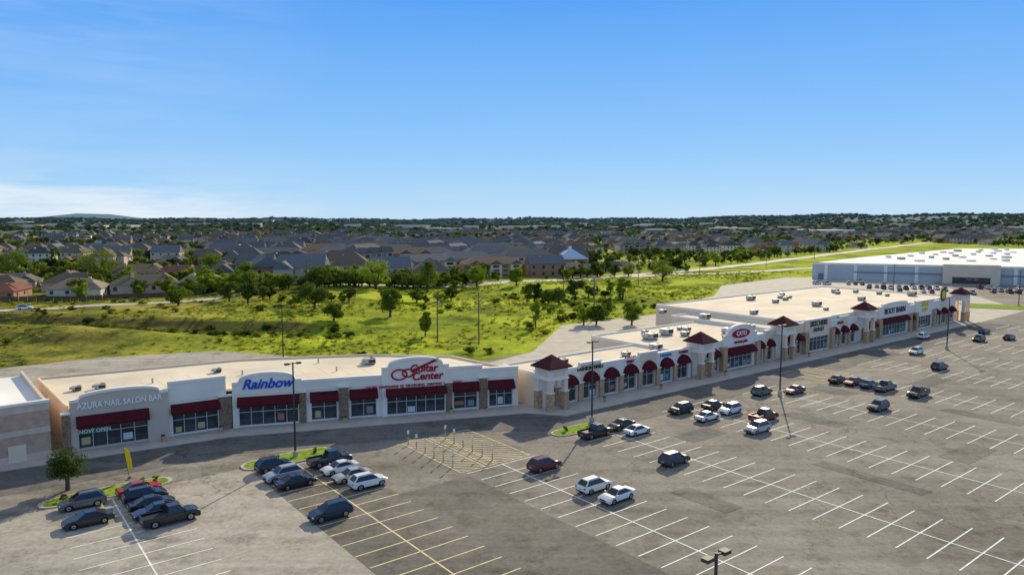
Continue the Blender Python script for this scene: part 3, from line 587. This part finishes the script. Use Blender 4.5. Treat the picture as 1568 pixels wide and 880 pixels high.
x,y=cand(9500,1500,6500,1.0); ok=~inpoly(x,y,FIELD); x,y=x[ok],y[ok]; cl_=np.sin(x*.006+2*np.sin(y*.003))+np.sin(y*.005-x*.003)+rng.normal(0,.7,len(x)); ok=(cl_>-.9)&(np.hypot(x+3050,y-5300)>350); x,y=x[ok],y[ok]; s=rng.uniform(.7,1.3,len(x))*(1+np.hypot(x,y)/4500)
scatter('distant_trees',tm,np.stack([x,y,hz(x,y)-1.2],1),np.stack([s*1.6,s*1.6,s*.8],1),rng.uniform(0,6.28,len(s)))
E=[(-125,292,-60,312,40),(-80,300,-20,345,34),(-30,350,60,410,20),(-100,262,-60,250,7),(60,400,110,455,10),(-70,245,-20,275,8),(5,265,45,300,10),(30,205,40,235,4),(-240,215,-125,290,14),(-260,300,-110,345,34),(-300,370,-90,400,36),(-90,330,-20,365,12),(110,470,520,980,30)]
px=[];py=[]
for a,b,c,d,n in E:
    tt=rng.uniform(0,1,n); px+=list(a+(c-a)*tt+rng.normal(0,5,n)); py+=list(b+(d-b)*tt+rng.normal(0,5,n))
px=np.array(px);py=np.array(py); s=rng.uniform(.35,1.05,len(px))
scatter('hedgerow_trees',tb+tm[:2],np.stack([px,py,hz(px,py)],1),np.stack([s*1.15,s*1.15,s],1),rng.uniform(0,6.28,len(s)))
x=rng.uniform(-230,330,34000); y=rng.uniform(150,430,34000); ok=inpoly(x,y,FIELD)&~inpoly(x,y,paved)&(pdist(x,y,paved)>1.2)
x,y=x[ok],y[ok]; nn=np.sin(x*.07+y*.03)+np.sin(y*.09-x*.05+2)+rng.normal(0,.8,len(x)); ok=nn>(.0); x,y=x[ok],y[ok]
s=rng.uniform(.35,1.0,len(x)); scatter('weeds',wm,np.stack([x,y,hz(x,y)],1),np.stack([s*1.5,s*1.5,s*.7],1),rng.uniform(0,6.28,len(s)))
x=rng.uniform(-210,70,180); y=rng.uniform(178,300,180); ok=inpoly(x,y,FIELD)&~inpoly(x,y,paved)&(pdist(x,y,paved)>6)&((x<-60)|(y>240)|(x>5)); x,y=x[ok],y[ok]
gx=rng.uniform(-200,-45,150); gy=203-.12*gx-14-3*np.sin(gx*.05)+rng.normal(0,3.0,150); bx=rng.uniform(-40,60,26); by=np.interp(bx,[-40,-15,5,15,48,60],[160,157,178,220,246,262])+rng.uniform(3,9,26)
x=np.concatenate([x,gx,bx]);y=np.concatenate([y,gy,by]); s=rng.uniform(.1,.32,len(x))
scatter('field_shrubs',tb+tm[:2],np.stack([x,y,hz(x,y)-.3],1),np.stack([s*1.5,s*1.5,s*.8],1),rng.uniform(0,6.28,len(s)))
for i,(x,y,h,wd) in enumerate([(-64.5,233,9,10),(-39.3,230,9.5,9),(-57,300,12,15),(-36.7,311,14,14),(-16.5,335,10,11),(-118,319,11,13),(78,371,11,13),(25.6,216,6,7),(-53,212,5,7),(13.8,270,5,8),(-115,246,6,9),(7,211,9,3.5),(-80,295,9,14),(-24,197,7,4),(2,335,9,8),(-190,330,14,20),(-240,345,13,18),(-150,355,12,16)]):
    me=tree_mesh('tree_crown',h,wd,4200,.3,100+i,folb if i%3 else fol,.2,24); o=bpy.data.objects.new('tree',me); S.collection.objects.link(o); o.location=(x,y,float(hz(x,y)))
me=tree_mesh('tree_crown',4.6,5.6,6000,.11,300,fol,.3,28); o=bpy.data.objects.new('tree',me); S.collection.objects.link(o); o.location=(-52.7,82.6,.14)
for u,v in[(-62,-4.8),(-70,-4.4),(-60.5,-4.4),(-46,-3.4),(-41,-3),(-7,10.7)]:
    me=tree_mesh('shrub',.8,1.2,500,.07,random.randrange(999),folb,.05,6); o=bpy.data.objects.new('shrub',me); S.collection.objects.link(o); o.location=UV(u,v,.15)
# ---------------- vehicles ----------------
cglass=mat('car_glass',(.012,.014,.018),.05,0,spec=.7); tire=mat('tire',(.02,.02,.02),.9,0); rim=mat('rim',(.4,.4,.42),.3,0,metal=.8); plast=mat('black_plastic',(.025,.025,.025),.6,0); lampw=mat('headlamp',(.5,.52,.55),.15,0); lampr=mat('tail_lamp',(.35,.01,.01),.2,0)
COL=dict(white=(.82,.82,.78),silver=(.50,.50,.50),grey=(.14,.145,.15),black=(.016,.016,.018),navy=(.022,.035,.06),blue=(.03,.09,.2),red=(.40,.015,.02),maroon=(.13,.012,.02),beige=(.6,.55,.45))
CM={}
def car_mesh(kind,col):
    if (kind,col) in CM: return CM[kind,col]
    c=COL[col]; pm=mat('paint_'+col,c,.28,0,spec=.5,metal=.0 if col in('white','red') else .35,coat=.6)
    K={'sedan':(2.38,1.40,.90,.74,.94,1.44,(-1.75,-.75,.30,1.15),.33),'suv':(2.32,1.38,.93,.86,1.08,1.68,(-2.12,-1.55,.30,1.10),.37),'pickup':(2.85,1.75,.98,.98,1.14,1.88,(-.55,-.30,.80,1.5),.41)}[kind]
    L,wb,w,hb,belt,roof,(gb0,gt0,gt1,gb1),wr=K; ar=wr+.07
    def arch(cx): return [(cx+ar*math.cos(t),wr+ar*math.sin(t)) for t in np.linspace(-.1,math.pi+.1,9)]
    rearz=belt if kind!='pickup' else .95
    tail=[(-L+.08,.36),(-L,.52),(-L+.01,rearz-.2),(-L+.10,rearz)] if kind!='sedan' else [(-L+.08,.36),(-L,.52),(-L+.02,.84),(-L+.14,.97)]
    top=[(gb0-.02,belt)] if kind!='pickup' else [(gb0-.05,rearz),(gb0-.04,belt)]
    prof=tail+top+[(gb1+.05,belt-.02),(gb1+.5,(belt+hb)/2+.06),(L-.40,hb+.05),(L-.13,hb-.08),(L,.60),(L-.03,.40),(L-.12,.27)]+arch(wb)+arch(-wb)
    M=MB(); rings=[]
    n=len(prof)
    for y,kx,kz in((-w,.955,.09),(-w*.95,.985,.03),(-w*.80,1,0),(w*.80,1,0),(w*.95,.985,.03),(w,.955,.09)):
        rings+= [(x*(kx if abs(x)>wb+.5 else 1),y*(.965 if z>.8 else 1),z-(kz if z>.75 else 0)) for x,z in prof]
    fs=[tuple(range(n)),tuple(range(5*n,6*n))[::-1]]
    for k in range(5): fs+=[(k*n+i,k*n+(i+1)%n,(k+1)*n+(i+1)%n,(k+1)*n+i) for i in range(n)]
    M.add(rings,fs,0)
    yb=w-.13; yt=w-.32
    lo_=[(gb0,-yb,belt-.03),(gb1,-yb,belt-.03),(gb1,yb,belt-.03),(gb0,yb,belt-.03)]; hi=[(gt0,-yt,roof-.07),(gt1,-yt,roof-.07),(gt1,yt,roof-.07),(gt0,yt,roof-.07)]
    M.add(lo_+hi,[(0,1,5,4),(1,2,6,5),(2,3,7,6),(3,0,4,7),(4,5,6,7)],1)
    ov=.12 if kind=='suv' else .04
    rt=[(gt0-ov,-yt-.02,roof-.09),(gt1+.06,-yt-.02,roof-.09),(gt1+.06,yt+.02,roof-.09),(gt0-ov,yt+.02,roof-.09)]; r2=[(x*.93+.07*(gt0+gt1)/2,y*.84,roof) for x,y,_ in rt]
    M.add(rt+r2,[(3,2,1,0),(4,5,6,7)]+[(i,(i+1)%4,4+(i+1)%4,4+i) for i in range(4)],0)
    for s in(-1,1):
        for a,b,r in((gb0,gt0,.075 if kind!='suv' else .10),(gb1,gt1,.035)): M.strut((a,s*yb,belt-.05),(b,s*yt,roof-.08),r,r*.8,5,0)
        M.strut(((gb0+gb1)/2+.05,s*(yb+.003),belt-.05),((gb0+gb1)/2-.02,s*(yt+.003),roof-.08),.03,.03,4,2)
        if kind=='suv':
            M.add([(gb0+.02,s*(yb+.01),belt-.02),(gb0+.52,s*(yb+.01),belt-.02),(gt0+.34,s*(yt+.01),roof-.09),(gt0-.02,s*(yt+.01),roof-.09)],[(0,1,2,3)],1)
            M.box(gt0+.05,gt1-.05,s*(yt-.06)-.02,s*(yt-.06)+.02,roof-.02,roof+.035,None,2)
        M.box(gb1-.28,gb1-.10,s*(w+.06)-.09,s*(w+.06)+.09,belt-.02,belt+.11,None,0)
        M.box(L-.26,L-.045,s*w*.72-.17,s*w*.72+.17,hb-.22,hb-.10,None,4); M.box(-L-.003,-L+.15,s*w*.76-.13,s*w*.76+.13,rearz-.32,rearz-.14,None,5)
        M.box(-wb+ar,wb-ar,s*w-.02,s*w+.015,.22,.34,None,2)
        for cx in(-wb,wb):
            M.strut((cx,s*(w-.24),wr),(cx,s*(w-.01),wr),wr,wr,18,3); M.strut((cx,s*(w-.02),wr),(cx,s*(w+.005),wr),wr*.64,wr*.6,12,6); M.strut((cx,s*(w-.01),wr),(cx,s*(w+.012),wr),wr*.22,wr*.2,8,2)
            M.strut((cx,s*(w-.5),wr+.02),(cx,s*(w-.10),wr+.02),ar-.01,ar-.01,12,2)
    M.box(L-.06,L+.008,-w*.5,w*.5,.46,.64,None,2); M.box(L-.12,L-.0,-w*.8,w*.8,.28,.38,None,2); M.box(-L-.01,-L+.1,-w*.82,w*.82,.36,.5,None,2); M.box(-L-.012,-L+.05,-.26,.26,.66,.78,None,4)
    if kind=='pickup':
        z0=.9; z1=1.2
        for s in(-1,1): M.box(-L+.06,gb0-.08,s*(w-.08)-.05,s*(w-.08)+.03,z0,z1,None,0)
        M.box(-L+.0,-L+.1,-w+.05,w-.05,z0-.1,z1,None,0); M.box(-L+.1,gb0-.1,-w+.12,w-.12,z0+.06,z0+.1,None,2)
    o=M.obj('c',[pm,cglass,plast,tire,lampw,lampr,rim]); me=o.data; bpy.data.objects.remove(o)
    CM[kind,col]=me; return me
def car(x,y,kind,col,ang,z=.03):
    nm={'sedan':'parked_car','suv':'parked_suv','pickup':'pickup_truck'}[kind]
    o=bpy.data.objects.new(nm,car_mesh(kind,col)); S.collection.objects.link(o); o.location=(x,y,z); o.rotation_euler=(0,0,ang)
    b=o.modifiers.new('bevel','BEVEL'); b.width=.03; b.segments=2; b.limit_method='ANGLE'; b.angle_limit=R(25)
UA=math.atan2(.616,.788)
cars=[(-68.6,-1.6,'suv','grey',1),(-68.8,4.1,'sedan','black',1),(-62.8,-2.0,'sedan','red',0),(-62.7,.8,'suv','navy',0),(-62.6,3.6,'sedan','black',0),(-62.6,6.2,'sedan','navy',1),(-61.8,8.8,'pickup','black',0),
(-47.5,-.2,'suv','navy',0),(-47.8,3.8,'suv','silver',1),(-47.4,7.0,'sedan','black',0),(-41.0,2.2,'pickup','navy',0),(-41.2,5.8,'sedan','white',1),(-41.2,9.2,'sedan','beige',1),(-40.6,12.4,'suv','white',0),(-48,18.2,'suv','navy',1),
(-20.1,21.0,'suv','maroon',0),(-20.1,30.1,'suv','white',0),(-20.1,33.8,'sedan','white',1),(-5,15.0,'pickup','black',0),(1.0,14.5,'sedan','black',1),(.8,18.0,'sedan','white',0),(-5.3,29.9,'suv','navy',0),
(15.3,14.4,'suv','black',1),(21.8,16.1,'sedan','black',0),(21.6,19.6,'suv','white',1),(15.2,19.8,'sedan','white',0),(15.8,28.5,'suv','silver',1),(22.2,25.4,'pickup','maroon',0),(36.9,15.5,'suv','grey',0),(42.6,18.7,'sedan','maroon',1),
(43,33.7,'suv','navy',1),(57.4,19.1,'sedan','black',0),(57.9,22,'sedan','maroon',1),(58.1,24.9,'sedan','blue',0),(58,27.9,'pickup','grey',0),(58,33.8,'pickup','black',1),(86.5,26.2,'suv','navy',0),(101,15.4,'suv','white',1),(126,6.8,'suv','white',0),(133,17.6,'suv','black',1),(142.5,21.5,'sedan','navy',0),(148.6,13.5,'sedan','black',0)]
for u,v,k,c,fl in cars:
    x,y,_=UV(u,v,0); car(x,y,k,c,UA+(math.pi if fl else 0)+random.uniform(-.03,.03))
cl=list(COL)
used=set()
for i in range(130):
    a_=random.randrange(60); b_=random.choice([0,14,20,34])
    if (a_,b_) in used: continue
    used.add((a_,b_)); x=165+a_*2.8; y=335-(x-165)*.43+b_-18
    car(x,y,random.choice(['suv','sedan','pickup']),random.choice(cl+['white','silver']),1.2)
for x,y in[(150,352),(154,350),(176,362)]: car(x,y,'suv','white',.3)
car(-156.7,229.5,'suv','white',.45,float(hz(-156.7,229))+.25)
gs=[(165,258),(260,218),(330,190),(330,206),(262,236),(170,272)]
M=MB(); M.prism(gs,0,.16); M.obj('grass_verge',grassm)
